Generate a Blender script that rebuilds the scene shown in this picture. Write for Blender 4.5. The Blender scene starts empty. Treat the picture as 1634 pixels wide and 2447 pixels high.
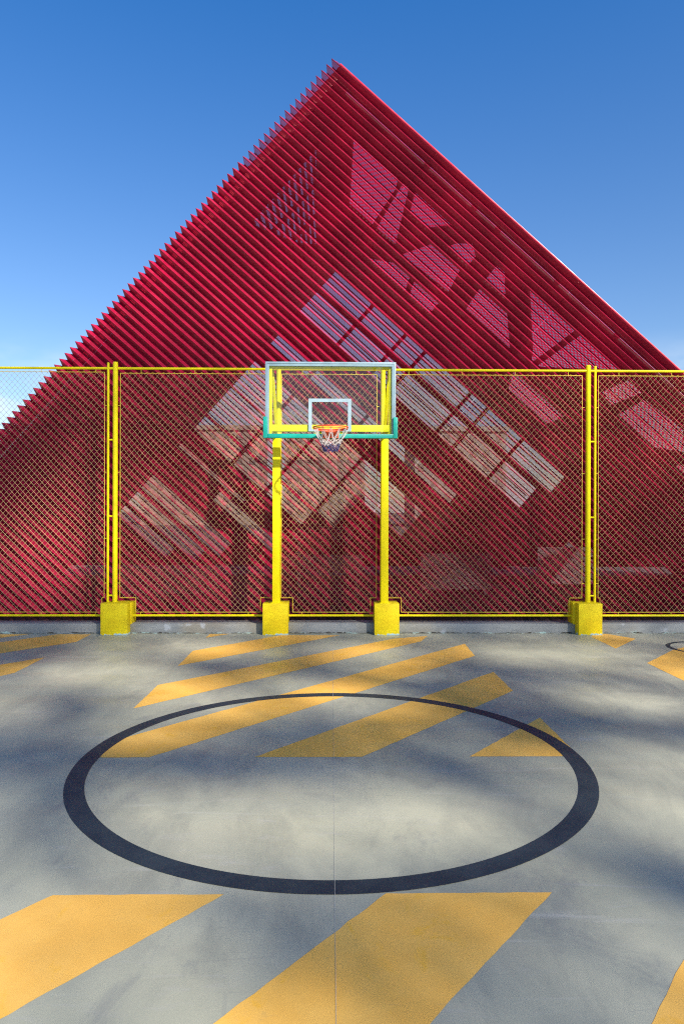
import bpy, bmesh, math, random
from mathutils import Vector, Matrix
random.seed(7)
sc = bpy.context.scene
COL = sc.collection
rad = math.radians

# ------------------------------------------------------------------ camera
FPX, YAW, ROLL = 1672.0, 0.015, 0.0025
cam_d = bpy.data.cameras.new("camera")
cam_d.sensor_fit = 'HORIZONTAL'
cam_d.sensor_width = 24.0
cam_d.lens = 24.0 * FPX / 1634.0
cam_d.clip_start = 0.05
cam_d.clip_end = 3000
cam = bpy.data.objects.new("camera", cam_d)
COL.objects.link(cam)
fw = Vector((math.sin(YAW), math.cos(YAW), 0))
rt = Vector((math.cos(YAW), -math.sin(YAW), 0))
up = Vector((0, 0, 1))
rt2 = rt * math.cos(ROLL) + up * math.sin(ROLL)
up2 = up * math.cos(ROLL) - rt * math.sin(ROLL)
M = Matrix((rt2, up2, -fw)).transposed().to_4x4()
M.translation = Vector((0, 0, 1.76))
cam.matrix_world = M
sc.camera = cam

# ------------------------------------------------------------------ light
SUN = Vector((0.47, -0.66, 0.585)).normalized()      # direction towards the sun
EL = math.asin(SUN.z)
AZ = math.atan2(SUN.x, SUN.y)                        # clockwise from +Y
sc.view_settings.view_transform = 'Standard'
sc.view_settings.look = 'None'
sc.view_settings.exposure = 1.38
sc.view_settings.gamma = 1
sun_d = bpy.data.lights.new("sun", 'SUN')
sun_d.energy = 4.0
sun_d.angle = rad(1.5)
sun_d.color = (1.0, 0.93, 0.83)
sun = bpy.data.objects.new("sun", sun_d)
COL.objects.link(sun)
sun.rotation_euler = SUN.to_track_quat('Z', 'Y').to_euler()

world = bpy.data.worlds.new("World")
sc.world = world
world.use_nodes = True
wn = world.node_tree
wn.nodes.clear()
def wnode(t, **kw):
    n = wn.nodes.new(t)
    for k, v in kw.items():
        setattr(n, k, v)
    return n
w_out = wnode('ShaderNodeOutputWorld')
w_bg = wnode('ShaderNodeBackground')
w_bg.inputs['Strength'].default_value = 0.070
w_sky = wnode('ShaderNodeTexSky', sky_type='NISHITA')
w_sky.sun_disc = False
w_sky.sun_elevation = EL
w_sky.sun_rotation = AZ
w_sky.altitude = 100
w_sky.air_density = 1.0
w_sky.dust_density = 0.6
w_sky.ozone_density = 1.6
# thin bright cloud low in the sky
w_tc = wnode('ShaderNodeTexCoord')
w_map = wnode('ShaderNodeMapping')
w_map.inputs['Scale'].default_value = (3.2, 3.2, 9.0)
w_map.inputs['Location'].default_value = (0.4, 0.15, 0.3)
w_noise = wnode('ShaderNodeTexNoise')
w_noise.inputs['Scale'].default_value = 1.3
w_noise.inputs['Detail'].default_value = 7
w_noise.inputs['Roughness'].default_value = 0.55
w_r1 = wnode('ShaderNodeMapRange')
w_r1.interpolation_type = 'SMOOTHSTEP'
w_r1.inputs['From Min'].default_value = 0.42
w_r1.inputs['From Max'].default_value = 0.62
w_sep = wnode('ShaderNodeSeparateXYZ')
w_r2 = wnode('ShaderNodeMapRange')
w_r2.interpolation_type = 'SMOOTHSTEP'
w_r2.inputs['From Min'].default_value = 0.24
w_r2.inputs['From Max'].default_value = 0.10
w_mul = wnode('ShaderNodeMath', operation='MULTIPLY')
w_mix = wnode('ShaderNodeMix', data_type='RGBA')
w_mix.inputs['B'].default_value = (5.6, 5.9, 6.3, 1)
L = wn.links.new
L(w_tc.outputs['Generated'], w_map.inputs['Vector'])
L(w_map.outputs['Vector'], w_noise.inputs['Vector'])
L(w_noise.outputs['Fac'], w_r1.inputs['Value'])
L(w_tc.outputs['Generated'], w_sep.inputs['Vector'])
L(w_sep.outputs['Z'], w_r2.inputs['Value'])
L(w_r1.outputs['Result'], w_mul.inputs[0])
L(w_r2.outputs['Result'], w_mul.inputs[1])
L(w_mul.outputs['Value'], w_mix.inputs['Factor'])
w_hsv = wnode('ShaderNodeHueSaturation')      # clear dry air: a deeper blue
w_hsv.inputs['Hue'].default_value = 0.508
w_sep0 = wnode('ShaderNodeSeparateXYZ')
w_sat = wnode('ShaderNodeMapRange')
for k_, v_ in (('From Min', .15), ('From Max', .6), ('To Min', 1.22), ('To Max', 1.40)): w_sat.inputs[k_].default_value = v_
L(w_tc.outputs['Generated'], w_sep0.inputs['Vector'])
L(w_sep0.outputs['Z'], w_sat.inputs['Value'])
L(w_sat.outputs['Result'], w_hsv.inputs['Saturation'])
L(w_sky.outputs['Color'], w_hsv.inputs['Color'])
w_gain = wnode('ShaderNodeMapRange')
for k_, v_ in (('From Min', .12), ('From Max', .6), ('To Min', .90), ('To Max', 1.15)): w_gain.inputs[k_].default_value = v_
L(w_sep0.outputs['Z'], w_gain.inputs['Value'])
w_vm = wnode('ShaderNodeVectorMath', operation='SCALE')
L(w_hsv.outputs['Color'], w_vm.inputs[0])
L(w_gain.outputs['Result'], w_vm.inputs['Scale'])
L(w_vm.outputs['Vector'], w_mix.inputs['A'])
L(w_mix.outputs['Result'], w_bg.inputs['Color'])
L(w_bg.outputs['Background'], w_out.inputs['Surface'])
sc.render.engine = 'CYCLES'
sc.cycles.transparent_max_bounces = 24
sc.cycles.max_bounces = 10
sc.cycles.use_denoising = False
sc.cycles.pixel_filter_type = 'BLACKMAN_HARRIS'
sc.cycles.filter_width = 1.15

# ------------------------------------------------------------------ helpers
def wloc(o):
    v = Vector((0, 0, 0))
    while o is not None:
        v += o.location
        o = o.parent
    return v

def tag(o, label=None, cat=None, group=None, kind=None):
    if label: o['label'] = label
    if cat: o['category'] = cat
    if group: o['group'] = group
    if kind: o['kind'] = kind
    return o

def thing(name, label, cat, loc, group=None):
    o = bpy.data.objects.new(name, None)
    o.empty_display_size = 0.2
    COL.objects.link(o)
    o.location = loc
    return tag(o, label, cat, group)

class MB:
    """collects shapes in world space; build() links them as one mesh object"""
    def __init__(self):
        self.v, self.f, self.uv = [], [], {}
    def add(self, vs, fs):
        n = len(self.v)
        self.v += [Vector(p) for p in vs]
        self.f += [tuple(i + n for i in f) for f in fs]
    def quad(self, a, b, c, d, uvs=None):
        n = len(self.v)
        self.v += [Vector(a), Vector(b), Vector(c), Vector(d)]
        if uvs: self.uv[len(self.f)] = uvs
        self.f.append((n, n + 1, n + 2, n + 3))
    def box(self, lo, hi):
        x0, y0, z0 = lo; x1, y1, z1 = hi
        self.add([(x0,y0,z0),(x1,y0,z0),(x1,y1,z0),(x0,y1,z0),(x0,y0,z1),(x1,y0,z1),(x1,y1,z1),(x0,y1,z1)],
                 [(0,3,2,1),(4,5,6,7),(0,1,5,4),(1,2,6,5),(2,3,7,6),(3,0,4,7)])
    def bar(self, p, q, w, h, side=None):
        """rectangular bar from p to q, w along side, h across"""
        p, q = Vector(p), Vector(q)
        d = (q - p).normalized()
        s = Vector(side) if side else (Vector((0, 0, 1)) if abs(d.z) < .9 else Vector((1, 0, 0)))
        s = (s - d * s.dot(d)).normalized()
        t = d.cross(s)
        vs = [e + s * a * w / 2 + t * b * h / 2 for e in (p, q) for a, b in ((-1,-1),(1,-1),(1,1),(-1,1))]
        self.add(vs, [(3,2,1,0),(4,5,6,7),(0,1,5,4),(1,2,6,5),(2,3,7,6),(3,0,4,7)])
    def tube(self, pts, r, n=12, caps=True, closed=False):
        pts = [Vector(p) for p in pts]
        rs = r if isinstance(r, (list, tuple)) else [r] * len(pts)
        k = len(pts)
        base = len(self.v)
        s = None
        for i, p in enumerate(pts):
            if closed:
                d = pts[(i + 1) % k] - pts[i - 1]
            else:
                d = pts[min(i + 1, k - 1)] - pts[max(i - 1, 0)]
            d.normalize()
            if s is None:
                s = Vector((0, 0, 1)) if abs(d.z) < .9 else Vector((1, 0, 0))
            s = (s - d * s.dot(d)).normalized()
            t = d.cross(s)
            for j in range(n):
                a = 2 * math.pi * j / n
                self.v.append(p + (s * math.cos(a) + t * math.sin(a)) * rs[i])
        for i in range(k if closed else k - 1):
            i2 = (i + 1) % k
            for j in range(n):
                j2 = (j + 1) % n
                self.f.append((base + i*n + j, base + i*n + j2, base + i2*n + j2, base + i2*n + j))
        if caps and not closed:
            self.f.append(tuple(base + j for j in range(n))[::-1])
            self.f.append(tuple(base + (k-1)*n + j for j in range(n)))
    def build(self, name, mat, parent=None, smooth=True, bevel=0.0, label=None, loc=None):
        o0 = wloc(parent) if parent else Vector(loc or (0, 0, 0))
        me = bpy.data.meshes.new(name)
        me.from_pydata([tuple(p - o0) for p in self.v], [], self.f)
        if self.uv:
            lay = me.uv_layers.new(name='UVMap')
            for pi, uvs in self.uv.items():
                for li, uv in zip(me.polygons[pi].loop_indices, uvs):
                    lay.data[li].uv = uv
        if bevel > 0:
            bm = bmesh.new(); bm.from_mesh(me)
            es = [e for e in bm.edges if len(e.link_faces) == 2 and e.calc_face_angle() > 0.6]
            bmesh.ops.bevel(bm, geom=es, offset=bevel, segments=2, affect='EDGES', profile=.6)
            bm.to_mesh(me); bm.free()
        me.validate()
        if smooth:
            me.polygons.foreach_set('use_smooth', [True] * len(me.polygons))
            me.set_sharp_from_angle(angle=rad(35))
        me.update()
        if mat: me.materials.append(mat)
        o = bpy.data.objects.new(name, me)
        COL.objects.link(o)
        o.location = (0, 0, 0) if parent else o0
        if parent: o.parent = parent
        if label: o['label'] = label
        return o

def flat_panel(outer, holes, frame, thick):
    """solid sheet: outer polygon minus holes in (u,v), placed by frame(u,v)->point, thickness along frame normal"""
    cu = bpy.data.curves.new('tmp', 'CURVE')
    cu.dimensions = '2D'; cu.fill_mode = 'BOTH'; cu.extrude = thick / 2
    for poly in [outer] + holes:
        sp = cu.splines.new('POLY')
        sp.points.add(len(poly) - 1)
        for pt, (a, b) in zip(sp.points, poly):
            pt.co = (a, b, 0, 1)
        sp.use_cyclic_u = True
    ob = bpy.data.objects.new('tmp', cu)
    COL.objects.link(ob)
    dg = bpy.context.evaluated_depsgraph_get()
    me = bpy.data.meshes.new_from_object(ob.evaluated_get(dg))
    mb = MB()
    mb.add([frame(v.co.x, v.co.y, v.co.z) for v in me.vertices], [tuple(p.vertices) for p in me.polygons])
    bpy.data.objects.remove(ob); bpy.data.curves.remove(cu); bpy.data.meshes.remove(me)
    return mb

# ------------------------------------------------------------------ materials
class NT:
    def __init__(self, name):
        self.m = bpy.data.materials.new(name)
        self.m.use_nodes = True
        self.t = self.m.node_tree
        self.t.nodes.clear()
        self.out = self.n('ShaderNodeOutputMaterial')
        self.tc = self.n('ShaderNodeTexCoord')
    def n(self, typ, **kw):
        n = self.t.nodes.new(typ)
        for k, v in kw.items(): setattr(n, k, v)
        return n
    def l(self, a, b): self.t.links.new(a, b)
    def math(self, op, a, b=None, c=None, clamp=False):
        n = self.n('ShaderNodeMath', operation=op, use_clamp=clamp)
        for i, x in enumerate((a, b, c)):
            if x is None: continue
            if isinstance(x, (int, float)): n.inputs[i].default_value = x
            else: self.l(x, n.inputs[i])
        return n.outputs[0]
    def noise(self, scale, detail=5, rough=.55, stretch=None, loc=None, dist=0.0):
        n = self.n('ShaderNodeTexNoise')
        n.inputs['Scale'].default_value = scale
        n.inputs['Detail'].default_value = detail
        n.inputs['Roughness'].default_value = rough
        n.inputs['Distortion'].default_value = dist
        mp = self.n('ShaderNodeMapping')
        if stretch: mp.inputs['Scale'].default_value = stretch
        if loc: mp.inputs['Location'].default_value = loc
        self.l(self.tc.outputs['Object'], mp.inputs['Vector'])
        self.l(mp.outputs['Vector'], n.inputs['Vector'])
        return n.outputs['Fac']
    def ramp(self, x, lo, hi, a=0.0, b=1.0):
        n = self.n('ShaderNodeMapRange')
        n.interpolation_type = 'SMOOTHSTEP'
        for k, v in (('From Min', lo), ('From Max', hi), ('To Min', a), ('To Max', b)):
            n.inputs[k].default_value = v
        self.l(x, n.inputs['Value'])
        return n.outputs['Result']
    def mix(self, f, a, b):
        n = self.n('ShaderNodeMix', data_type='RGBA')
        if isinstance(f, (int, float)): n.inputs['Factor'].default_value = f
        else: self.l(f, n.inputs['Factor'])
        for k, x in (('A', a), ('B', b)):
            if isinstance(x, tuple): n.inputs[k].default_value = (*x, 1)
            else: self.l(x, n.inputs[k])
        return n.outputs['Result']
    def bsdf(self, col, rough=.5, metal=0.0, spec=.5, bump=None, bstr=.2, bdist=.01):
        p = self.n('ShaderNodeBsdfPrincipled')
        if isinstance(col, tuple): p.inputs['Base Color'].default_value = (*col, 1)
        else: self.l(col, p.inputs['Base Color'])
        if isinstance(rough, (int, float)): p.inputs['Roughness'].default_value = rough
        else: self.l(rough, p.inputs['Roughness'])
        p.inputs['Metallic'].default_value = metal
        p.inputs['Specular IOR Level'].default_value = spec
        if bump is not None:
            b = self.n('ShaderNodeBump')
            b.inputs['Strength'].default_value = bstr
            b.inputs['Distance'].default_value = bdist
            self.l(bump, b.inputs['Height'])
            self.l(b.outputs['Normal'], p.inputs['Normal'])
        return p.outputs['BSDF']
    def done(self, sh):
        self.l(sh, self.out.inputs['Surface'])
        return self.m

def paint(name, col, var=.18, rough=.4, chips=None, dirt=None, scale=6, spec=.5, bump=.08):
    t = NT(name)
    dark = tuple(c * (1 - var) for c in col)
    c = t.mix(t.ramp(t.noise(scale, 6), .35, .68), dark, col)
    if dirt:
        c = t.mix(t.ramp(t.noise(scale * 1.7, 8, .65, (1, 1, .35), (3, 1, 2)), .56, .78, 0, .55), c, dirt)
    if chips:
        c = t.mix(t.ramp(t.noise(scale * 4, 6, .7, None, (7, 2, 5)), .68, .71), c, chips)
    r = t.ramp(t.noise(scale * 2, 4), .3, .7, rough - .08, rough + .12)
    return t.done(t.bsdf(c, r, spec=spec, bump=t.noise(scale * 12, 4), bstr=bump))

RED = (0.37, 0.006, 0.042)
def perforated(name, col, pitch, ratio, margin, width, rough=.38, col2=None, glow=False):
    """sheet metal with a staggered grid of round holes; uv in metres"""
    t = NT(name)
    sep = t.n('ShaderNodeSeparateXYZ')
    t.l(t.tc.outputs['UV'], sep.inputs['Vector'])
    u, v = sep.outputs['X'], sep.outputs['Y']
    vv = t.math('DIVIDE', v, pitch * .866)
    row = t.math('FLOOR', vv)
    off = t.math('MULTIPLY', t.math('FLOORED_MODULO', row, 2.0), .5)
    uu = t.math('ADD', t.math('DIVIDE', u, pitch), off)
    fu = t.math('SUBTRACT', t.math('FRACT', uu), .5)
    fv = t.math('MULTIPLY', t.math('SUBTRACT', t.math('FRACT', vv), .5), .866)
    d = t.math('SQRT', t.math('ADD', t.math('MULTIPLY', fu, fu), t.math('MULTIPLY', fv, fv)))
    r = math.sqrt(ratio * .866 / math.pi)
    hole = t.math('LESS_THAN', d, r)
    if width:
        vm = t.math('FLOORED_MODULO', v, width)
        hole = t.math('MULTIPLY', hole, t.math('GREATER_THAN', vm, margin))
        hole = t.math('MULTIPLY', hole, t.math('LESS_THAN', vm, width - margin))
    c2 = col2 or tuple(c * .66 for c in col)
    c = t.mix(t.ramp(t.noise(1.3, 6, .6), .35, .7), c2, col)
    c = t.mix(t.ramp(t.noise(9, 5, .7, None, (4, 4, 1)), .64, .75, 0, .35), c, (.36, .07, .085))
    b = t.bsdf(c, t.ramp(t.noise(4, 4), .3, .7, rough - .06, rough + .12), spec=.5)
    if glow:     # thin skin that lets daylight through from above
        tl = t.n('ShaderNodeBsdfTranslucent'); tl.inputs['Color'].default_value = (.70, .022, .095, 1)
        m0 = t.n('ShaderNodeMixShader'); m0.inputs[0].default_value = .66
        t.l(b, m0.inputs[1]); t.l(tl.outputs[0], m0.inputs[2]); b = m0.outputs[0]
    tr = t.n('ShaderNodeBsdfTransparent')
    mx = t.n('ShaderNodeMixShader')
    t.l(hole, mx.inputs[0]); t.l(b, mx.inputs[1]); t.l(tr.outputs[0], mx.inputs[2])
    return t.done(mx.outputs[0])

YEL = (0.84, 0.70, 0.003)
m_yel = paint('yellow_paint', YEL, .10, .42, dirt=(.6, .45, .01), scale=5, spec=.22)
m_yel_dim = paint('yellow_steel_paint', (.80, .72, .003), .12, .45, dirt=(.55, .5, .02), scale=7, spec=.22)
m_wire = paint('wire_coating', (.66, .46, .20), .2, .5, scale=9)
m_frame_wire = paint('frame_rod_paint', (.82, .62, .05), .2, .45, scale=9)

def block_mat():
    t = NT('yellow_block_paint')
    c = t.mix(t.ramp(t.noise(7, 7, .6), .3, .7), (.70, .52, .006), (.82, .66, .008))
    c = t.mix(t.ramp(t.noise(5, 8, .65, (1, 1, .4), (2, 6, 1)), .55, .75, 0, .5), c, (.52, .36, .015))
    ck = t.n('ShaderNodeTexVoronoi', feature='DISTANCE_TO_EDGE')
    ck.inputs['Scale'].default_value = 3.1
    wp = t.n('ShaderNodeVectorMath', operation='ADD')
    nz = t.n('ShaderNodeTexNoise'); nz.inputs['Scale'].default_value = 4; nz.inputs['Detail'].default_value = 5
    t.l(t.tc.outputs['Object'], nz.inputs['Vector'])
    t.l(t.tc.outputs['Object'], wp.inputs[0]); t.l(nz.outputs['Color'], wp.inputs[1])
    t.l(wp.outputs[0], ck.inputs['Vector'])
    crack = t.math('MULTIPLY', t.math('LESS_THAN', ck.outputs['Distance'], .006), t.ramp(t.noise(3, 2), .5, .62))
    c = t.mix(t.math('MULTIPLY', crack, .7), c, (.2, .14, .02))
    sep = t.n('ShaderNodeSeparateXYZ'); t.l(t.tc.outputs['Object'], sep.inputs['Vector'])
    hz = t.ramp(sep.outputs['Z'], .0, .05, 1, 0)
    ch = t.math('GREATER_THAN', t.math('ADD', t.noise(16, 7, .7), t.math('MULTIPLY', hz, .27)), .72)
    c = t.mix(ch, c, (.42, .60, .62))
    b = t.noise(30, 6, .7)
    return t.done(t.bsdf(c, .55, spec=.22, bump=b, bstr=.35, bdist=.006))
m_block = block_mat()

def court_mat():
    t = NT('court_paint')
    a = t.noise(.55, 7, .6, None, (3, 1, 0))
    c = t.mix(t.ramp(a, .3, .7), (.335, .338, .248), (.435, .425, .312))
    b = t.noise(2.2, 9, .68, (1.0, .45, 1), (9, 2, 0), .6)
    c = t.mix(t.ramp(b, .40, .72, 0, .75), c, (.255, .26, .205))
    s = t.noise(3.0, 8, .72, (.35, 2.2, 1), (1, 7, 0), 1.2)
    c = t.mix(t.ramp(s, .56, .72, 0, .4), c, (.42, .41, .38))
    s2 = t.noise(26, 6, .75, (1, .6, 1), (5, 5, 0), .4)
    c = t.mix(t.ramp(s2, .60, .74, 0, .3), c, (.19, .20, .205))
    sp = t.noise(90, 3, .6, None, (2, 8, 0))
    c = t.mix(t.ramp(sp, .69, .75, 0, .22), c, (.48, .47, .43))
    st = t.noise(.9, 10, .72, (1, .7, 1), (12, 3, 0), 1.6)
    c = t.mix(t.ramp(st, .57, .66, 0, .42), c, (.21, .215, .195))
    sm = t.noise(1.8, 8, .7, (.22, 1.8, 1), (3, 17, 0), .9)
    c = t.mix(t.ramp(sm, .60, .70, 0, .4), c, (.50, .49, .42))
    # thin scratches
    w = t.n('ShaderNodeTexVoronoi', feature='DISTANCE_TO_EDGE'); w.inputs['Scale'].default_value = 1.6
    mp = t.n('ShaderNodeMapping'); mp.inputs['Rotation'].default_value = (0, 0, .5); mp.inputs['Scale'].default_value = (.5, 2.6, 1)
    t.l(t.tc.outputs['Object'], mp.inputs['Vector']); t.l(mp.outputs['Vector'], w.inputs['Vector'])
    scr = t.math('MULTIPLY', t.math('LESS_THAN', w.outputs['Distance'], .006), t.ramp(t.noise(1.7, 4, .6, None, (4, 4, 4)), .53, .62))
    c = t.mix(t.math('MULTIPLY', scr, .15), c, (.16, .165, .17))
    r = t.ramp(t.noise(1.4, 7, .65, (.6, 1.6, 1)), .3, .7, .36, .58)
    return t.done(t.bsdf(c, r, spec=.5, bump=t.noise(9, 6), bstr=.05, bdist=.004))
m_court = court_mat()

def stripe_mat():
    t = NT('stripe_paint')
    c = t.mix(t.ramp(t.noise(1.6, 8, .65), .35, .7), (.80, .43, .075), (.87, .50, .105))
    c = t.mix(t.ramp(t.noise(4.5, 9, .7, (1, .7, 1), (3, 9, 0), .8), .55, .72, 0, .8), c, (.82, .42, .02))
    c = t.mix(t.ramp(t.noise(14, 8, .72, (.5, 1.3, 1), (6, 1, 0), .5), .60, .74, 0, .45), c, (.42, .30, .12))
    c = t.mix(t.ramp(t.noise(70, 4, .7), .70, .76, 0, .55), c, (.55, .5, .4))
    r = t.ramp(t.noise(1.4, 7, .65, (.6, 1.6, 1)), .3, .7, .38, .6)
    return t.done(t.bsdf(c, r, spec=.45, bump=t.noise(9, 6), bstr=.05, bdist=.004))
m_stripe = stripe_mat()

def navy_mat():
    t = NT('navy_line_paint')
    c = t.mix(t.ramp(t.noise(5, 8, .7), .35, .7), (.015, .026, .036), (.026, .040, .050))
    c = t.mix(t.ramp(t.noise(30, 8, .75, (.6, 1.4, 1), None, 1), .63, .72, 0, .5), c, (.13, .14, .15))
    return t.done(t.bsdf(c, .5, spec=.45, bump=t.noise(140, 3), bstr=.06, bdist=.003))
m_navy = navy_mat()

def kerb_mat():
    t = NT('kerb_concrete')
    c = t.mix(t.ramp(t.noise(1.2, 8, .65, (1, 1, 3)), .3, .7), (.20, .21, .205), (.31, .32, .31))
    c = t.mix(t.ramp(t.noise(.8, 3, .5, None, (2, 2, 2)), .5, .62, 0, .45), c, (.30, .24, .14))
    c = t.mix(t.ramp(t.noise(3.2, 3, .5, None, (8, 1, 2)), .66, .72, 0, .5), c, (.5, .53, .56))
    sep = t.n('ShaderNodeSeparateXYZ'); t.l(t.tc.outputs['Object'], sep.inputs['Vector'])
    hz = t.ramp(sep.outputs['Z'], .0, .05, 1, 0)
    ch = t.math('GREATER_THAN', t.math('ADD', t.noise(5, 9, .75, (1, 1, 3)), t.math('MULTIPLY', hz, .15)), .67)
    c = t.mix(ch, c, (.38, .52, .48))
    dk = t.math('GREATER_THAN', t.math('ADD', t.noise(7, 9, .75, (1, 1, 4), (4, 1, 1)), t.math('MULTIPLY', hz, .3)), .78)
    c = t.mix(dk, c, (.05, .045, .035))
    return t.done(t.bsdf(c, .7, bump=t.noise(40, 6), bstr=.3, bdist=.004))
m_kerb = kerb_mat()

PITCH, DEPTH = 0.1225, 0.103
FW = math.hypot(PITCH / 2, DEPTH)
m_perf = perforated('perforated_red_sheet', RED, .0165, .27, .017, FW)
m_infill = perforated('perforated_roof_sheet', (.5, .012, .05), .094, .33, 0, 0, glow=True)
m_infill_fine = perforated('fine_perforated_roof_sheet', (.3, .006, .03), .034, .60, 0, 0)
m_red = paint('red_steel_paint', (.58, .008, .045), .2, .34, scale=3)
m_maroon = paint('maroon_lining', (.035, .0012, .004), .3, .6, scale=2)
m_rail = paint('red_coping', (.46, .02, .045), .15, .34, scale=3)

# ------------------------------------------------------------------ ground and court
def struct(o):
    o['kind'] = 'structure'; return o
g = MB()
g.quad((-900, -600, -.012), (900, -600, -.012), (900, 1500, -.012), (-900, 1500, -.012))
t = NT('pavement'); gm = t.done(t.bsdf(t.mix(t.ramp(t.noise(.2, 8), .3, .7), (.09, .088, .085), (.14, .135, .13)), .8))
struct(g.build('ground', gm, smooth=False))
court = MB()
court.quad((-16, -14, 0), (16, -14, 0), (16, 10.30, 0), (-16, 10.30, 0))
court = struct(court.build('court_floor', m_court, smooth=False))

def poly_sheet(pts, z, name, mat, parent):
    mb = MB(); mb.add([(x, y, z) for x, y in pts], [tuple(range(len(pts)))])
    o = mb.build(name, mat, parent, smooth=False)
    if o.data.polygons[0].normal.z < 0: o.data.flip_normals()
    return o
XL, XR = -1.76, 1.79
STRIPES = [
    [(.256, 3.222), (1.023, 3.222), (-.36, 1.56), (-1.08, 1.56)],
    [(-1.271, 3.222), (-.490, 3.222), (-1.757, 1.70), (XL, 2.60)],
    [(XR, 3.222), (1.79, 3.215), (1.08, 2.36), (.42, 1.56), (1.15, 1.56), (XR, 2.33)],
    [(-.548, 5.022), (.224, 5.022), (XR, 6.868), (XR, 7.69)],
    [(-1.668, 5.022), (-1.302, 5.022), (1.76, 8.545), (1.785, 9.33), (-1.757, 5.28)],
    [(-1.762, 6.27), (-1.754, 7.115), (.86, 9.70), (1.37, 9.92), (1.22, 9.50)],
    [(-1.745, 8.00), (-1.745, 8.86), (-.70, 9.99), (.12, 9.97)],
    [(1.79, 5.97), (1.79, 5.022), (.997, 5.022)],
    [(-4.70, 8.00), (-3.43, 9.47), (-3.43, 10.06), (-3.90, 10.06), (-5.2, 8.55)],
    [(-5.6, 9.0), (-4.59, 9.78), (-4.305, 10.06), (-5.6, 10.06)],
    [(-3.53, 7.50), (-3.44, 7.66), (-3.44, 8.47), (-5.2, 6.40), (-5.2, 5.55)],
    [(-1.745, 9.78), (-1.46, 10.08), (-1.745, 10.08)],
    [(3.68, 9.82), (3.68, 9.00), (4.245, 9.69), (4.0, 10.08), (3.78, 10.08)],
    [(3.692, 8.127), (4.381, 8.904), (5.4, 9.7), (6.4, 9.7), (3.692, 7.27)],
]
def uneven(pts, amp=.0035):
    out = []
    for i, (x, y) in enumerate(pts):
        x2, y2 = pts[(i + 1) % len(pts)]
        ln = math.hypot(x2 - x, y2 - y)
        n = max(1, int(ln / .07))
        for j in range(n):
            w = 0 if j == 0 else 1
            out.append((x + (x2 - x) * j / n + w * random.uniform(-amp, amp), y + (y2 - y) * j / n + w * random.uniform(-amp, amp)))
    return out
for s in STRIPES:
    poly_sheet(uneven(s), .0012, 'painted_stripe', m_stripe, court)
def ring(cx, cy, r0, r1, z, name, n=160):
    mb = MB()
    for i in range(n):
        a, b = 2*math.pi*i/n, 2*math.pi*(i+1)/n
        mb.quad((cx+r0*math.cos(a), cy+r0*math.sin(a), z), (cx+r1*math.cos(a), cy+r1*math.sin(a), z),
                (cx+r1*math.cos(b), cy+r1*math.sin(b), z), (cx+r0*math.cos(b), cy+r0*math.sin(b), z))
    return mb.build(name, m_navy, court, smooth=False)
ring(.012, 5.0, 1.664, 1.788, .0024, 'circle_line')
ring(4.86, 9.02, .415, .47, .0024, 'circle_line', 64)
t = NT('joint_filler'); m_joint = t.done(t.bsdf(t.mix(t.ramp(t.noise(6, 8, .7), .4, .6), (.42, .41, .35), (.52, .50, .44)), .7))
jl = MB(); jl.quad((.0193, 0, .0034), (.0207, 0, .0034), (.0207, 10.0, .0034), (.0193, 10.0, .0034))
jl.build('joint_line', m_joint, court, smooth=False)

# kerb under the fence
k = MB()
for i, x in enumerate([-15, -9.5, -6.2, -3.1, -.8, .8, 3.7, 6.6, 15]):
    if i: k.box((px + .004, 10.13, -.01), (x - .004, 10.42, .143 + .003 * ((i * 7) % 3 - 1)))
    px = x
kerb = k.build('kerb', m_kerb, bevel=.008)
tag(kerb, 'long grey concrete kerb with flaking paint running under the yellow fence', 'kerb')

# ------------------------------------------------------------------ yellow concrete footings
BLOCKS = [(-3.272, -2.892, 'yellow concrete footing under the left pair of fence posts, chipped white at its right corner'),
          (-.976, -.614, 'yellow concrete footing under the left leg of the basketball hoop'),
          (.618, .972, 'cracked yellow concrete footing under the right leg of the basketball hoop'),
          (3.545, 3.887, 'yellow concrete footing under the right pair of fence posts')]
for x0, x1, lab in BLOCKS:
    mb = MB(); mb.box((x0, 9.975, 0), (x1, 10.128, .452)); 
    w = .012 if x0 < 0 else -.012
    fb = MB(); fb.box((x0 + .004, 10.128, .13), (x1 + (.022 if x0 < -2 else 0) - .004, 10.36, .445)) if x0 < 0 else fb.box((x0 - (.03 if x0 > 2 else -.004), 10.128, .13), (x1 - .004, 10.36, .445))
    bt = thing('concrete_footing', lab, 'footing', ((x0 + x1) / 2, 10.05, 0), 'yellow concrete footings along the fence')
    mb.build('front_block', m_block, bt, bevel=.006)
    fb.build('rear_block', m_block, bt, bevel=.006)

# ------------------------------------------------------------------ chain-link fence
FY = 10.20
fence = thing('chain_link_fence', 'tall yellow framed chain-link fence standing in front of the red building', 'fence', (0, FY, 0))
def post(x, r, z0, z1):
    mb = MB(); mb.tube([(x, FY, z0), (x, FY, z1 - r * .25), (x, FY, z1)], [r, r, r * .8], 20)
    return mb.build('post', m_yel, fence)
for x, zt in ((-3.137, 3.93), (3.757, 3.92), (-.773, 3.85), (.746, 3.85)):
    post(x, .036, .44, zt)
for x, zt in ((-3.241, 3.92), (3.859, 3.91)):
    post(x, .0175, .44, zt)
for xs in ((-3.241, -3.137), (3.757, 3.859)):
    for z in (2.80, 1.69, .54):
        mb = MB(); mb.tube([(xs[0], FY, z), (xs[1], FY, z)], .0125, 10)
        mb.build('post_stub', m_yel, fence)
TOPS = [(-8.5, -3.258), (-3.1, -.80), (-.74, .715), (.78, 3.725), (3.875, 8.5)]
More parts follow.
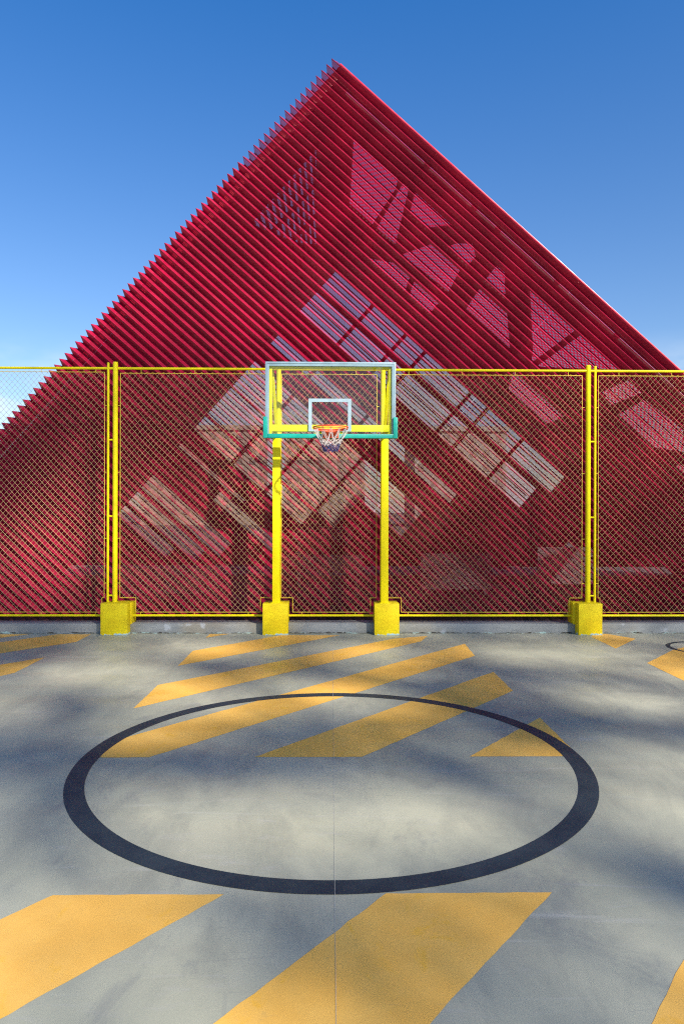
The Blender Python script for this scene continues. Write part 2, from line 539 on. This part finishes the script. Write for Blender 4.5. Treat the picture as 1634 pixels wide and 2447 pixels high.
for a, b in TOPS:
    mb = MB(); mb.tube([(a, FY, 3.838), (b, FY, 3.838)], .0185, 14)
    mb.build('top_rail', m_yel, fence)
for a, b in [(-8.5, -3.26), (-2.90, -.97), (-.62, .625), (.965, 3.56), (3.88, 8.5)]:
    mb = MB(); mb.tube([(a, FY, .25), (b, FY, .25)], .0165, 14)
    mb.build('bottom_rail', m_yel, fence)
for a, b in [(-3.23, -3.16), (3.78, 3.85)]:
    mb = MB(); mb.tube([(a, FY, 3.838), (b, FY, 3.838)], .0185, 12)
    mb.build('top_rail', m_yel, fence)

ZT, ZB, ZN = 3.768, .298, .507
BAYS = [  # x0, x1, notch at left (x of inner side), notch at right
    (-8.4, -3.292, None, -3.325), (-3.066, -.850, -2.835, -1.03), (-.729, .657, -.562, .572),
    (.822, 3.669, 1.02, 3.49), (3.907, 8.4, 3.935, None)]
DW, DH, WR = .079, .0885, .0018
def clip(poly, p, d):
    """parameters where line p+t*d crosses the polygon"""
    ts = []
    for i in range(len(poly)):
        (x0, z0), (x1, z1) = poly[i - 1], poly[i]
        ex, ez = x1 - x0, z1 - z0
        den = d[0] * ez - d[1] * ex
        if abs(den) < 1e-9: continue
        t_ = ((x0 - p[0]) * ez - (z0 - p[1]) * ex) / den
        s_ = ((x0 - p[0]) * d[1] - (z0 - p[1]) * d[0]) / den
        if 0 <= s_ < 1: ts.append(t_)
    ts.sort()
    return list(zip(ts[::2], ts[1::2]))
for bi, (x0, x1, nl, nr) in enumerate(BAYS):
    ztop = ZT + (.014 if bi == 0 else 0)
    poly = [(x0, ztop), (x1, ztop)]
    if nr is not None: poly += [(x1, ZN), (nr, ZN), (nr, ZB)] if nr < x1 - .04 else [(x1, ZN), (nr, ZN), (nr, ZB)]
    else: poly += [(x1, ZB)]
    if nl is not None: poly += [(nl, ZB), (nl, ZN), (x0, ZN)]
    else: poly += [(x0, ZB)]
    mb = MB()
    for sgn in (1, -1):
        d = (DW, sgn * DH)
        n = int((x1 - x0) / DW + 4 / DH) + 3
        for i in range(-n, n):
            p = (x0 + i * DW + (.013 if sgn > 0 else .02), 2.0)
            for a, b in clip(poly, p, d):
                if b - a < .05: continue
                # gentle weave: wires bend over each other at the knots
                pts = []
                m = max(2, int((b - a) / 2.2) + 1)
                for j in range(m + 1):
                    q = a + (b - a) * j / m
                    px_, pz_ = p[0] + d[0] * q, p[1] + d[1] * q
                    sx_ = .012 * math.sin(px_ * 1.9 + pz_ * 1.3 + bi) + .006 * math.sin(pz_ * 4.1 - px_ * 2.3)
                    sz_ = .011 * math.sin(px_ * 2.6 - pz_ * .8 + bi * 2) + .005 * math.sin(px_ * 5.2)
                    ed = min(1, min(px_ - x0, x1 - px_, ztop - pz_, pz_ - ZB) / .25) if 0 < j < m else 0
                    pts.append((px_ + sx_ * ed + random.uniform(-.0016, .0016), FY + sgn * .0026 + .012 * ed * math.sin(px_ * 3 + pz_ * 2) + random.uniform(-.002, .002), pz_ + sz_ * ed))
                mb.tube(pts, WR, 4, caps=False)
    pan = mb.build('mesh_panel', m_wire, fence, smooth=False)
    fr = MB()
    loop = [(x, FY, z) for x, z in poly]
    for i in range(len(loop)):
        fr.tube([loop[i - 1], loop[i]], .0045, 6)
    # ties to rails and posts
    for z in (3.30, 2.33, 1.37, .72):
        if x0 > -8: fr.tube([(x0, FY, z), (x0 - .045, FY, z)], .004, 6)
        if x1 < 8: fr.tube([(x1, FY, z), (x1 + .035, FY, z)], .004, 6)
    x = x0 + .3
    while x < x1:
        fr.tube([(x, FY, ztop), (x, FY, 3.825)], .004, 6)
        if (nl is None or x > nl) and (nr is None or x < nr): fr.tube([(x, FY, ZB), (x, FY, .26)], .004, 6)
        x += .78
    # loops of wire standing proud of the frame rod
    x = x0 + .05
    while x < x1 - .05:
        fr.tube([(x, FY, ztop), (x + DW / 4, FY - .004, ztop + .014 + random.uniform(0, .006)), (x + DW / 2, FY, ztop)], .0022, 4, caps=False)
        x += DW
    fr.build('wire_frame', m_frame_wire, pan)

# ------------------------------------------------------------------ basketball hoop
hoop = thing('basketball_hoop', 'yellow two-legged basketball hoop with a clear backboard at the court edge', 'basketball hoop', (-.016, 10.06, 0))
m_alu = paint('backboard_trim', (.23, .345, .40), .12, .42, dirt=(.2, .27, .3), scale=6)
m_target = paint('target_paint', (.25, .355, .40), .1, .5, scale=8)
m_teal = paint('teal_padding', (.0, .33, .255), .14, .42, scale=5, bump=.15)
m_rim = paint('orange_rim_paint', (.78, .10, .035), .2, .4, chips=(.55, .2, .12), scale=9)
PY = 10.06
for x in (-.789, .763):
    mb = MB(); mb.box((x - .053, PY - .053, .452), (x + .053, PY + .053, 2.93))
    leg = mb.build('leg', m_yel, hoop, bevel=.006)
    mb = MB(); mb.box((x - .075, PY - .073, .4525), (x + .075, PY + .073, .462))
    mb.build('base_plate', m_yel, leg)
BY = 9.60     # front of the board
b0, b1, z0, z1 = -.912, .879, 2.775, 3.822
FT = .052     # aluminium frame width
board = None
mb = MB()
for lo, hi in (((b0, BY, z0), (b0 + FT, BY + .035, z1)), ((b1 - FT, BY, z0), (b1, BY + .035, z1)),
               ((b0 + FT, BY, z1 - FT - .008), (b1 - FT, BY + .035, z1)), ((b0 + FT, BY, z0), (b1 - FT, BY + .035, z0 + FT))):
    mb.box(lo, hi)
# raised inner lip
for lo, hi in (((b0 + .018, BY - .006, z0 + .018), (b0 + .026, BY - .0005, z1 - .018)), ((b1 - .026, BY - .006, z0 + .018), (b1 - .018, BY - .0005, z1 - .018)),
               ((b0 + .026, BY - .006, z1 - .026), (b1 - .026, BY - .0005, z1 - .018))):
    mb.box(lo, hi)
board = mb.build('backboard', m_alu, hoop, bevel=.003)
t = NT('board_glass')
tr = t.n('ShaderNodeBsdfTransparent'); tr.inputs['Color'].default_value = (.93, .955, .95, 1)
gl = t.n('ShaderNodeBsdfGlossy'); gl.inputs['Roughness'].default_value = .03
df = t.n('ShaderNodeBsdfDiffuse'); df.inputs['Color'].default_value = (.6, .62, .6, 1)
mx = t.n('ShaderNodeMixShader'); mx.inputs[0].default_value = .03; t.l(tr.outputs[0], mx.inputs[1]); t.l(gl.outputs[0], mx.inputs[2])
mx2 = t.n('ShaderNodeMixShader'); t.l(t.ramp(t.noise(2.5, 7, .7, None, (1, 1, 5)), .45, .8, .002, .02), mx2.inputs[0])
t.l(mx.outputs[0], mx2.inputs[1]); t.l(df.outputs[0], mx2.inputs[2])
m_glass = t.done(mx2.outputs[0])
mb = MB(); mb.box((b0 + FT + .0005, BY + .012, z0 + FT + .0005), (b1 - FT - .0005, BY + .022, z1 - FT - .0085))
mb.build('glass_pane', m_glass, board, smooth=False)
mb = MB()
tx0, tx1, tz0, tz1, tw = -.318, .268, 2.868, 3.318, .046
for lo, hi in (((tx0, BY + .008, tz0), (tx0 + tw, BY + .0115, tz1)), ((tx1 - tw, BY + .008, tz0), (tx1, BY + .0115, tz1)),
               ((tx0 + tw, BY + .008, tz1 - tw), (tx1 - tw, BY + .0115, tz1)), ((tx0 + tw, BY + .008, tz0), (tx1 - tw, BY + .0115, tz0 + .03))):
    mb.box(lo, hi)
mb.build('target_square', m_target, board, smooth=False)
# teal padding: U-shaped roll along the lower edge
mb = MB()
pw = .056
for lo, hi in (((b0 - .026, BY - .03, z0 - .004), (b0 + .036, BY + .055, 3.065)), ((b1 - .036, BY - .03, z0 - .004), (b1 + .026, BY + .055, 3.062)),
               ((b0 + .036, BY - .03, z0 - .004), (b1 - .036, BY + .055, z0 + .056))):
    mb.box(lo, hi)
mb.build('padding', m_teal, board, bevel=.012)
# yellow steel frame behind the glass
mb = MB()
fy0, fy1 = BY + .037, BY + .10
for lo, hi in (((-.862, fy0, 2.79), (-.822, fy1, 3.775)), ((.789, fy0, 2.79), (.829, fy1, 3.775)),
               ((-.822, fy0, 3.735), (.789, fy1, 3.775)), ((-.822, fy0, 2.868), (.789, fy0 + .06, 2.962)), ((-.24, fy0, 2.80), (.21, fy0 + .05, 2.867))):
    mb.box(lo, hi)
mb.build('board_frame', m_yel_dim, hoop, bevel=.004)
for s, x in ((-1, -.789), (1, .763)):
    mb = MB()
    mb.bar((x, PY - .054, 2.89), (x, fy1 - .002, 2.89), .07, .05)
    mb.build('support_arm', m_yel_dim, hoop, bevel=.004)
    mb = MB()
    mb.bar((x, PY + .0, 2.93), (x + s * .035, fy1 + .012, 3.73), .045, .022, side=(1, 0, 0))
    mb.build('brace', m_yel_dim, hoop, bevel=.003)
# rim
RC, RZ, RR = Vector((-.014, 9.275, 0)), 2.882, .2285
mb = MB()
mb.tube([(RC.x + RR * math.cos(a), RC.y + RR * math.sin(a), RZ) for a in [2*math.pi*i/48 for i in range(48)]], .0095, 10, closed=True)
mb.tube([(RC.x + (RR-.004) * math.cos(a), RC.y + (RR-.004) * math.sin(a), RZ - .022) for a in [2*math.pi*i/48 for i in range(48)]], .006, 8, closed=True)
rim = mb.build('rim', m_rim, hoop)
mb = MB()
mb.box((-.124, BY - .034, 2.775), (.096, BY - .031, 2.90))
mb.add([(-.115, BY - .035, 2.885), (.087, BY - .035, 2.885), (.087, BY - .035, 2.785), (-.115, BY - .035, 2.785),
        (-.10, BY - .11, 2.878), (.072, BY - .11, 2.878), (.072, BY - .11, 2.845), (-.10, BY - .11, 2.845)],
       [(0,1,5,4), (1,2,6,5), (2,3,7,6), (3,0,4,7), (4,5,6,7), (0,3,2,1)])
mb.bar((-.10, BY - .04, 2.862), (-.19, 9.42, 2.872), .028, .010)
mb.bar((.072, BY - .04, 2.862), (.162, 9.42, 2.872), .028, .010)
mb.build('bracket', m_rim, rim, bevel=.002)
# net: twelve long white cords, then close knotted rows fading to blue
m_cord = paint('white_cord', (.52, .49, .47), .2, .8, scale=20)
m_blue = paint('blue_cord', (.035, .045, .17), .4, .8, dirt=(.5, .5, .6), scale=30)
def netpt(k, n, r, z, ph=0.0):
    a = 2 * math.pi * (k + ph) / n
    j = .006
    return (RC.x + r * math.cos(a) + random.uniform(-j, j), RC.y + r * math.sin(a) + random.uniform(-j, j), RZ + z + random.uniform(-j, j))
mb = MB(); hooks = MB()
r0 = [netpt(k, 12, RR - .002, -.012) for k in range(12)]
r1 = [netpt(k, 12, .150, -.165, .5) for k in range(12)]
for k in range(12):
    for dd in (0, .012):
        p, q, s = Vector(r0[k]), Vector(r1[k]), Vector(r1[k - 1])
        mid = (p + q) / 2 + Vector((0, 0, -.012))
        mb.tube([p + Vector((dd, 0, 0)), mid + Vector((dd * .6, 0, 0)), q], .0022, 5)
        mid = (p + s) / 2 + Vector((0, 0, -.012))
        mb.tube([p + Vector((dd, 0, 0)), mid + Vector((dd * .6, 0, 0)), s], .0022, 5)
net = mb.build('net', m_cord, hoop)
prev = r1
rows = [(.135, -.195, 0), (.125, -.222, .5), (.115, -.248, 0), (.108, -.272, .5), (.100, -.296, 0), (.085, -.315, .5)]
nb_, nw_ = MB(), MB()
for i, (r, z, ph) in enumerate(rows):
    cur = [netpt(k, 12, r, z, ph) for k in range(12)]
    for k in range(12):
        tgt = nb_ if i >= 3 or (i == 2 and k % 2) else nw_
        a = cur[k]; pa, pb = (prev[k], prev[k - 1]) if ph == 0 else (prev[k], prev[(k + 1) % 12])
        for e in (pa, pb):
            for dd in (-.004, .004):
                tgt.tube([Vector(e) + Vector((dd, 0, 0)), (Vector(e) + Vector(a)) / 2 + Vector((dd, dd, random.uniform(-.006, .006))), Vector(a)], .0030, 4)
        c = Vector(a)
        tgt.add([c + Vector(v) * .008 for v in ((1,0,0),(-1,0,0),(0,1,0),(0,-1,0),(0,0,1),(0,0,-1))],
                [(0,2,4),(2,1,4),(1,3,4),(3,0,4),(2,0,5),(1,2,5),(3,1,5),(0,3,5)])
    prev = cur
for k in range(12):
    if k % 2:
        a = Vector(prev[k]); nb_.tube([a, a + Vector((random.uniform(-.01, .01), 0, -.02))], .0045, 4)
nw_.build('net_knots', m_cord, net); nb_.build('blue_cords', m_blue, net)

# ------------------------------------------------------------------ the red building
AP = Vector((.075, 11.0, 8.86))
E_ = Vector((.664, 0, .748)); R_ = Vector((.748, 0, -.664)); N_ = Vector((0, 1, 0))
bld = thing('red_building', 'large crimson tent-shaped building clad in slanting folds of perforated metal', 'building', (0, 11.0, 0))
ZEND = .11
def fp(a, b, y):          # a: down the left edge from the apex, b: down the ridges, y: depth behind the front
    return AP - E_ * a + R_ * b + N_ * y
def bend(a, z=ZEND):      # b at which a line at a meets height z
    return (AP.z - a * E_.z - z) / -R_.z
LE = (AP.z - .3) / E_.z
mb = MB()
nt = int(LE / PITCH)
for i in range(nt):
    ar = .03 + PITCH * i            # ridge (front)
    av0, av1 = ar - PITCH / 2, ar + PITCH / 2   # valleys above and below
    BR, BV = -.098 - .003 * ar, -.030 - .003 * ar
    jr = random.uniform(-.002, .002)
    # upper face: valley above -> ridge
    e0, e1, e2 = bend(av0), bend(ar), bend(av1)
    for (a0, y0_, b0_, eb0), (a1, y1_, b1_, eb1) in (((av0, DEPTH, BV, e0), (ar, 0, BR, e1)), ((ar, 0, BR, e1), (av1, DEPTH, BV, e2))):
        if eb0 - b0_ < .05 or eb1 - b1_ < .02: continue
        # sheets are about 3 m long: split where they butt
        cuts = [0] if ar < 2.2 else [0, max(b0_, b1_) + .10]
        solid = ar >= 2.2
        c = 2.1
        while c < max(eb0, eb1) - .2:
            cuts.append(c); c += 3.05
        cuts.append(99)
        for s in range(len(cuts) - 1):
            s0 = b0_ if s == 0 else min(cuts[s] + (.0035 if cuts[s] > 1 else 0), eb0); s1 = b1_ if s == 0 else min(cuts[s] + (.0035 if cuts[s] > 1 else 0), eb1)
            t0 = min(cuts[s + 1], eb0); t1 = min(cuts[s + 1], eb1)
            if t0 - s0 < .01 and t1 - s1 < .01: continue
            mb.quad(fp(a0, s0, y0_), fp(a1, s1, y1_), fp(a1, t1, y1_), fp(a0, t0, y0_),
                    [(s0, 0), (s1, FW), (t1, FW), (t0, 0)] if s or not solid else [(s0, 0), (s1, .004), (t1, .004), (t0, 0)])
mb.build('corrugated_screen', m_perf, bld, smooth=False)

# edge frame and roof coping
mb = MB(); 
mb.bar(fp(.08, .09, .17), fp(LE - .1, .075, .17), .125, .12, side=R_)
mb.build('edge_beam', m_red, bld, bevel=.004)
mb = MB()
be = bend(0)
for y0_, a0, y1_, a1, th in ((.012, .006, .085, -.030, .004),):
    n = (fp(a1, 0, y1_) - fp(a0, 0, y0_)).cross(R_).normalized() * th
    p = [fp(a0, -.02, y0_), fp(a1, -.02, y1_), fp(a1, be, y1_), fp(a0, be, y0_)]
    mb.add(p + [q + n for q in p], [(0,1,2,3), (7,6,5,4), (0,4,5,1), (1,5,6,2), (2,6,7,3), (3,7,4,0)])
mb.build('edge_flashing', m_red, bld, smooth=False)
mb = MB(); mb.bar(fp(-.045, .02, .12), fp(-.045, be, .12), .02, .05, side=E_)
mb.build('coping', m_rail, bld, bevel=.003)
mb = MB(); mb.bar(fp(.05, .03, .125), fp(.05, bend(.05), .125), .155, .02, side=E_)
mb.build('fascia', m_red, bld, bevel=.003)
DB = 9.0
# rear wall with glazed openings
WT = .10
def rear_frame(u, v, w): return fp(u, v, DB + w)
def rect(a0, a1, b0_, b1_): return [(a0, b0_), (a1, b0_), (a1, b1_), (a0, b1_)]
ib = (AP.z - .12) / E_.z; ibR = (AP.z - .12) / -R_.z
outer = [(-.12, -.12), (ib - .05, -.12), (-.12, ibR + .02)]
holes = [rect(.0, .77, 0, 8.98), rect(.92, 1.69, 0, 8.60),
         rect(2.6, 2.93, 0, 7.0),
         rect(3.58, 4.55, 0, 6.6), rect(4.62, 5.62, 0, 5.0), rect(5.72, 6.2, 0, 4.3),
         rect(6.75, 6.86, .0, 2.6), rect(7.0, 7.35, 1.9, 4.2),
         rect(7.95, 8.45, 0, 3.1), rect(8.55, 9.0, 0, 2.7), rect(9.1, 9.5, 0, 2.0),
         [(1.45, 10.3), (1.9, 10.3), (1.9, 11.0), (1.45, 11.0)], [(3.2, 8.9), (3.6, 8.9), (3.2, 9.6)]]  # last two are added openings standing for bright reflections inside
flat_panel(outer, holes, rear_frame, WT).build('rear_wall', m_maroon, bld, smooth=False)
for a0, a1, bs in ((0, 1.69, (1.60, 2.86, 3.60, 5.36, 6.02, 7.36)), (2.6, 2.93, (1.6, 3.6)), (3.58, 6.2, (1.62, 2.86, 4.3)),):
    for b in bs:
        mb = MB(); mb.bar(fp(a0 + .002, b, DB), fp(a1 - .002, b, DB), .105, .07, side=R_)
        mb.build('mullion', m_maroon, bld, smooth=False)
# intermediate cross beam deeper inside the openings
for a in (.385, 1.30):
    mb = MB(); mb.bar(fp(a, .0, DB - .045), fp(a, 8.5, DB - .045), .03, .02, side=E_)
    mb.build('glazing_bar', m_maroon, bld, smooth=False)

# right roof slope (perforated openings)
IN = .15
def rs_frame(u, v, w): return AP - E_ * (IN + w) + R_ * u + N_ * v
RH = [
    [(.52, 1.35), (1.60, 1.35), (1.60, 1.75), (1.18, 4.10), (.52, 4.10)],
    [(1.72, 1.35), (1.86, 1.35), (1.86, 4.05), (1.30, 4.10)],
    [(1.98, 1.30), (2.90, 1.30), (2.42, 2.24), (1.98, 2.24)],
    [(2.02, 4.30), (2.62, 2.62), (3.38, 2.62), (3.38, 4.05)],
    [(2.90, 2.25), (3.12, 1.70), (3.36, 1.30), (3.52, 1.62), (3.47, 2.22)],
    [(1.15, 6.05), (1.92, 4.95), (2.42, 4.95), (2.42, 6.05)],
    [(2.54, 6.05), (2.54, 4.95), (3.30, 4.95), (3.22, 6.05)],
    [(3.93, 1.30), (4.12, 1.30), (4.44, 2.2), (3.90, 2.2)],
    [(3.90, 2.64), (4.63, 2.64), (5.22, 4.12), (3.90, 4.12)],
    [(4.62, 1.15), (5.72, 1.15), (5.72, 3.95), (5.55, 3.35)],
    [(5.84, 1.15), (6.78, 1.15), (6.30, 2.6), (5.84, 3.9)],
    [(7.0, 1.2), (7.35, 1.2), (7.35, 2.7), (7.0, 2.5)],
    [(7.47, 1.3), (8.3, 1.2), (8.85, 1.95), (8.6, 2.8), (7.6, 2.8)],
    [(9.1, 1.2), (10.2, 1.2), (10.2, 2.8), (9.1, 2.8)],
    [(5.6, 5.0), (7.2, 5.0), (7.2, 6.4), (5.9, 6.4)],
]
RLEN = bend(IN, .02)
SLB = [.26, 2.08, 3.10, 3.62, 4.9, 6.2, 7.5, 8.8]
RH += [[(a + .05, .17), (b - .05, .17), (b - .05, .33), (a + .05, .33)] for a, b in zip(SLB, SLB[1:])]
flat_panel([(.16, .12), (RLEN, .12), (RLEN, DB - .06), (.16, DB - .06)], RH, rs_frame, .05).build('right_roof', m_maroon, bld, smooth=False)
mb = MB()
w_ = .058
def inf(u0, v0, u1, v1, off):
    mb.quad(rs_frame(u0, v0, off), rs_frame(u1, v0, off), rs_frame(u1, v1, off), rs_frame(u0, v1, off), [(u0, v0), (u1, v0), (u1, v1), (u0, v1)])
inf(.2, .7, RLEN - .1, DB - .1, -.05)
mb.build('roof_sheet', m_infill, bld, smooth=False)

# left roof slope
def ls_frame(u, v, w): return AP - E_ * u + R_ * (IN + w) + N_ * v
LLEN = (AP + R_ * IN).z / E_.z - .02
LH = [[(.69, 1.40), (2.50, 1.46), (1.40, 4.5), (.78, 5.8)]]
flat_panel([(.16, .28), (LLEN, .28), (LLEN, DB - .06), (.16, DB - .06)], LH, ls_frame, .05).build('left_roof', m_maroon, bld, smooth=False)
mb = MB()
mb.quad(ls_frame(.2, .3, -.06), ls_frame(3.4, .3, -.06), ls_frame(3.4, DB - .1, -.06), ls_frame(.2, DB - .1, -.06),
        [(.2, .3), (3.4, .3), (3.4, DB - .1), (.2, DB - .1)])
mb.build('roof_sheet', m_infill_fine, bld, smooth=False)
mb = MB()
for a in [.70 + .145 * i for i in range(13)]:
    mb.bar(ls_frame(a, 1.2, .05), ls_frame(a, 5.9, .05), .045, .05, side=E_)
for v in (2.35, 3.7):
    mb.bar(ls_frame(.6, v, .11), ls_frame(2.5, v, .11), .07, .06, side=N_)
mb.build('roof_purlins', m_maroon, bld, smooth=False)
# plinth along the foot of the front and floor inside
mb = MB(); mb.box((-8.2, 11.12, -.005), (10.4, 11.2, .12))
mb.build('plinth', m_maroon, bld, smooth=False)
t = NT('hall_floor'); m_hall = t.done(t.bsdf(t.mix(t.ramp(t.noise(.8, 6), .3, .7), (.025, .02, .022), (.05, .042, .046)), .6))
mb = MB(); mb.quad((-7.6, 11.25, .006), (9.9, 11.25, .006), (9.9, 19.9, .006), (-7.6, 19.9, .006))
mb.build('floor', m_hall, bld, smooth=False)
# low partitions standing inside, glimpsed through the screen
t = NT('partition_paint'); m_part = t.done(t.bsdf(t.mix(t.ramp(t.noise(1.2, 6), .35, .65), (.34, .27, .30), (.52, .46, .50)), .5))
for x0, x1, y0, z0_, z1_ in ((-1.0, .65, 14.4, .50, .86), (1.9, 3.4, 14.8, .12, .88), (-4.3, -2.3, 14.2, .10, .62), (4.5, 5.7, 15.2, .2, 1.0), (-.9, .5, 16.6, 1.1, 1.4)):
    mb = MB(); mb.box((x0, y0, z0_), (x1, y0 + .08, z1_)); mb.box((x0 + .1, y0 + .02, .006), (x0 + .16, y0 + .06, z0_)); mb.box((x1 - .16, y0 + .02, .006), (x1 - .1, y0 + .06, z0_))
    mb.build('inner_partition', m_part, bld, smooth=False)
# ------------------------------------------------------------------ buildings beyond, seen through the perforations
def far_building(x0, x1, y, h, col, rows, cols, label):
    b = thing('apartment_block', label, 'building', ((x0 + x1) / 2, y, 0), 'buildings beyond the red screen')
    mw = paint('render_' + str(int(x0 * 10)), col, .15, .8, scale=.3)
    mb = MB(); mb.box((x0, y, 0), (x1, y + 12, h)); mb.build('wall', mw, b, smooth=False)
    mb = MB(); mb.box((x0 - .3, y - .3, h), (x1 + .3, y + 12.3, h + .6)); mb.build('parapet', mw, b, smooth=False)
    sx = (x1 - x0) / cols; sz = (h - 1) / rows
    proto = None
    for r in range(rows):
        for c in range(cols):
            if proto is None:
                mb = MB(); mb.box((x0 + sx * .28, y - .06, 1 + sz * .25), (x0 + sx * .72, y + .04, 1 + sz * .75))
                proto = mb.build('window', m_dglass, b, smooth=False)
            else:
                o = proto.copy(); o.parent = b; o.location = (sx * c, 0, sz * r); COL.objects.link(o)
    return b
t = NT('dark_window'); m_dglass = t.done(t.bsdf((.20, .17, .15), .4))
far_building(-25, -9.5, 92, 12.5, (.37, .30, .24), 7, 9, 'ochre apartment block behind the screen between the left fence posts and the hoop')
far_building(-7, 5, 105, 13.5, (.37, .31, .25), 8, 8, 'sandy apartment block seen through the screen below the hoop')
far_building(10, 21, 84, 11.5, (.33, .30, .27), 6, 7, 'low pale block seen through the screen right of the hoop')

# ------------------------------------------------------------------ unseen trees behind the photographer, crowns shaped to lay shade on the court
LIT = [  # cx, cy, rx, ry on the court: gaps cut into the crowns to let sun through here
    (.25, 3.95, 1.35, .42), (2.5, 4.35, .80, .80), (2.6, 8.65, .85, .40), (-1.9, 8.95, 1.0, .36), (-2.5, 7.5, .9, .32), (2.9, 6.45, .55, .40),
    (-.6, 6.6, 1.25, .40), (1.3, 2.85, .30, .30), (-3.4, 6.3, .6, .5), (.4, 8.9, .5, .3), (3.9, 7.3, .5, .4), (-1.5, 5.7, .55, .25), (-3.3, 4.3, .7, .35), (.6, 7.8, .5, .22)]
LITF = [(-4.6, .9, 1.0, .7)]   # on the facade (x, z)
SHADE = [(-.9, 5.0, 1.0, .34), (-2.3, 4.9, .8, .4), (2.1, 5.85, .8, .42), (1.0, 7.25, .9, .3), (3.2, 5.5, .6, .4), (-.9, 8.0, .7, .25)]   # every leaf kept, to shade these court patches
leaf_dice = random.Random(11)
def keep(p):  # drops leaves so chosen patches of sun and shade fall on court and facade
    die = leaf_dice.random()
    def at_y(Y):
        return p - SUN * ((p.y - Y) / SUN.y)
    q = at_y(9.65)                       # leaves thinned so the board and the posts stand in the sun
    if 2.6 < q.z < 4.1 and abs(q.x) < 1.1: return die < .12
    q = at_y(10.1)
    if 0 < q.z < .75 and min(abs(q.x - x) for x in (-3.1, -.8, .8, 3.7)) < .6: return die < .25
    if 0 < q.z < 4.2 and min(abs(q.x - x) for x in (-3.2, -.78, .76, 3.8)) < .22: return die < .12
    gp = p - SUN * (p.z / SUN.z)
    if gp.y < 10.9:
        for cx, cy, rx, ry in LIT:
            if ((gp.x - cx) / rx) ** 2 + ((gp.y - cy) / ry) ** 2 < 1.45: return die < .012
        for cx, cy, rx, ry in SHADE:
            if ((gp.x - cx) / rx) ** 2 + ((gp.y - cy) / ry) ** 2 < 1: return True
        if gp.y < 3.35: return die < .32
    else:
        q = at_y(11)
        for cx, cz, rx, rz in LITF:
            if ((q.x - cx) / rx) ** 2 + ((q.z - cz) / rz) ** 2 < 1: return die < .1
        if q.z > 4.2 + .35 * math.sin(q.x * 1.7): return False
        return die < .74
    return die < (.62 if 4.6 < gp.y < 6.2 and gp.x > -1.5 else .5)
t = NT('leaf'); m_leaf = t.done(t.bsdf(t.mix(t.ramp(t.noise(.8, 4), .35, .65), (.035, .075, .018), (.07, .12, .03)), .5))
t = NT('bark'); m_bark = t.done(t.bsdf(t.mix(t.ramp(t.noise(5, 6, .6, (1, 1, .2)), .3, .7), (.06, .045, .032), (.13, .10, .075)), .85, bump=t.noise(9, 6), bstr=.5))
def tree(x, y, h, rx, ry, z0c, n, label):
    tr_ = thing('tree', label, 'tree', (x, y, 0), 'trees behind the court')
    zc, rz = (h + z0c) / 2, (h - z0c) / 2
    tk = MB()
    tk.tube([(x, y, -.02), (x + .1, y, z0c * .6), (x - .1, y + .1, zc), (x, y, h - 1.5)], [.30, .18, .09, .02], 12)
    for i in range(9):
        a = i * 2.4; z = z0c * .75 + (zc - z0c * .6) * i / 8
        tk.tube([(x, y, z), (x + rx * .35 * math.cos(a), y + ry * .35 * math.sin(a), z + 1.6), (x + rx * .75 * math.cos(a), y + ry * .75 * math.sin(a), z + 3.4)], [.06, .035, .012], 7)
    tk.build('trunk', m_bark, tr_)
    cl = []
    for i in range(46):
        while True:
            v = Vector((random.uniform(-1, 1), random.uniform(-1, 1), random.uniform(-1, 1)))
            if .3 < (v.x ** 4 + v.y ** 4 + v.z ** 4) ** .25 < 1: break
        cl.append((Vector((x + v.x * rx * .85, y + v.y * ry * .85, zc + v.z * rz * .88)), random.uniform(1.0, 1.9)))
    cr = MB()
    for i in range(n):
        c, r = random.choice(cl)
        p = c + Vector((random.gauss(0, .5), random.gauss(0, .5), random.gauss(0, .45))) * r
        d1 = Vector((random.gauss(0, 1), random.gauss(0, 1), random.gauss(0, 1))).normalized()
        d2 = d1.orthogonal().normalized()
        s = random.uniform(.13, .24)
        if keep(p): cr.quad(p - d1 * s, p + d2 * s * .5, p + d1 * s, p - d2 * s * .5)
    cr.build('crown', m_leaf, tr_, smooth=False)
tree(2.5, -13.5, 21, 4.2, 3.0, 8.5, 4000, 'leafy tree behind the court, leftmost of the four seen from the fence')
tree(9.0, -14.5, 24.5, 4.6, 3.0, 9.5, 5000, 'leafy tree behind the court, second from its left end')
tree(15.5, -14.0, 27, 4.6, 3.0, 10.5, 5000, 'tall leafy tree behind the court, tallest of the row')
tree(12.2, -11.5, 26.5, 3.8, 2.6, 11, 3500, 'slender leafy tree behind the court, standing forward of the row on its left')  # this tree and the next are added to thicken shade on the facade
tree(19.0, -11.8, 27.5, 3.8, 2.6, 11, 3500, 'slender leafy tree behind the court, standing forward of the row on its right')
tree(22.0, -14.5, 26, 4.4, 3.0, 10.5, 4000, 'leafy tree behind the court, at the right end of the row')
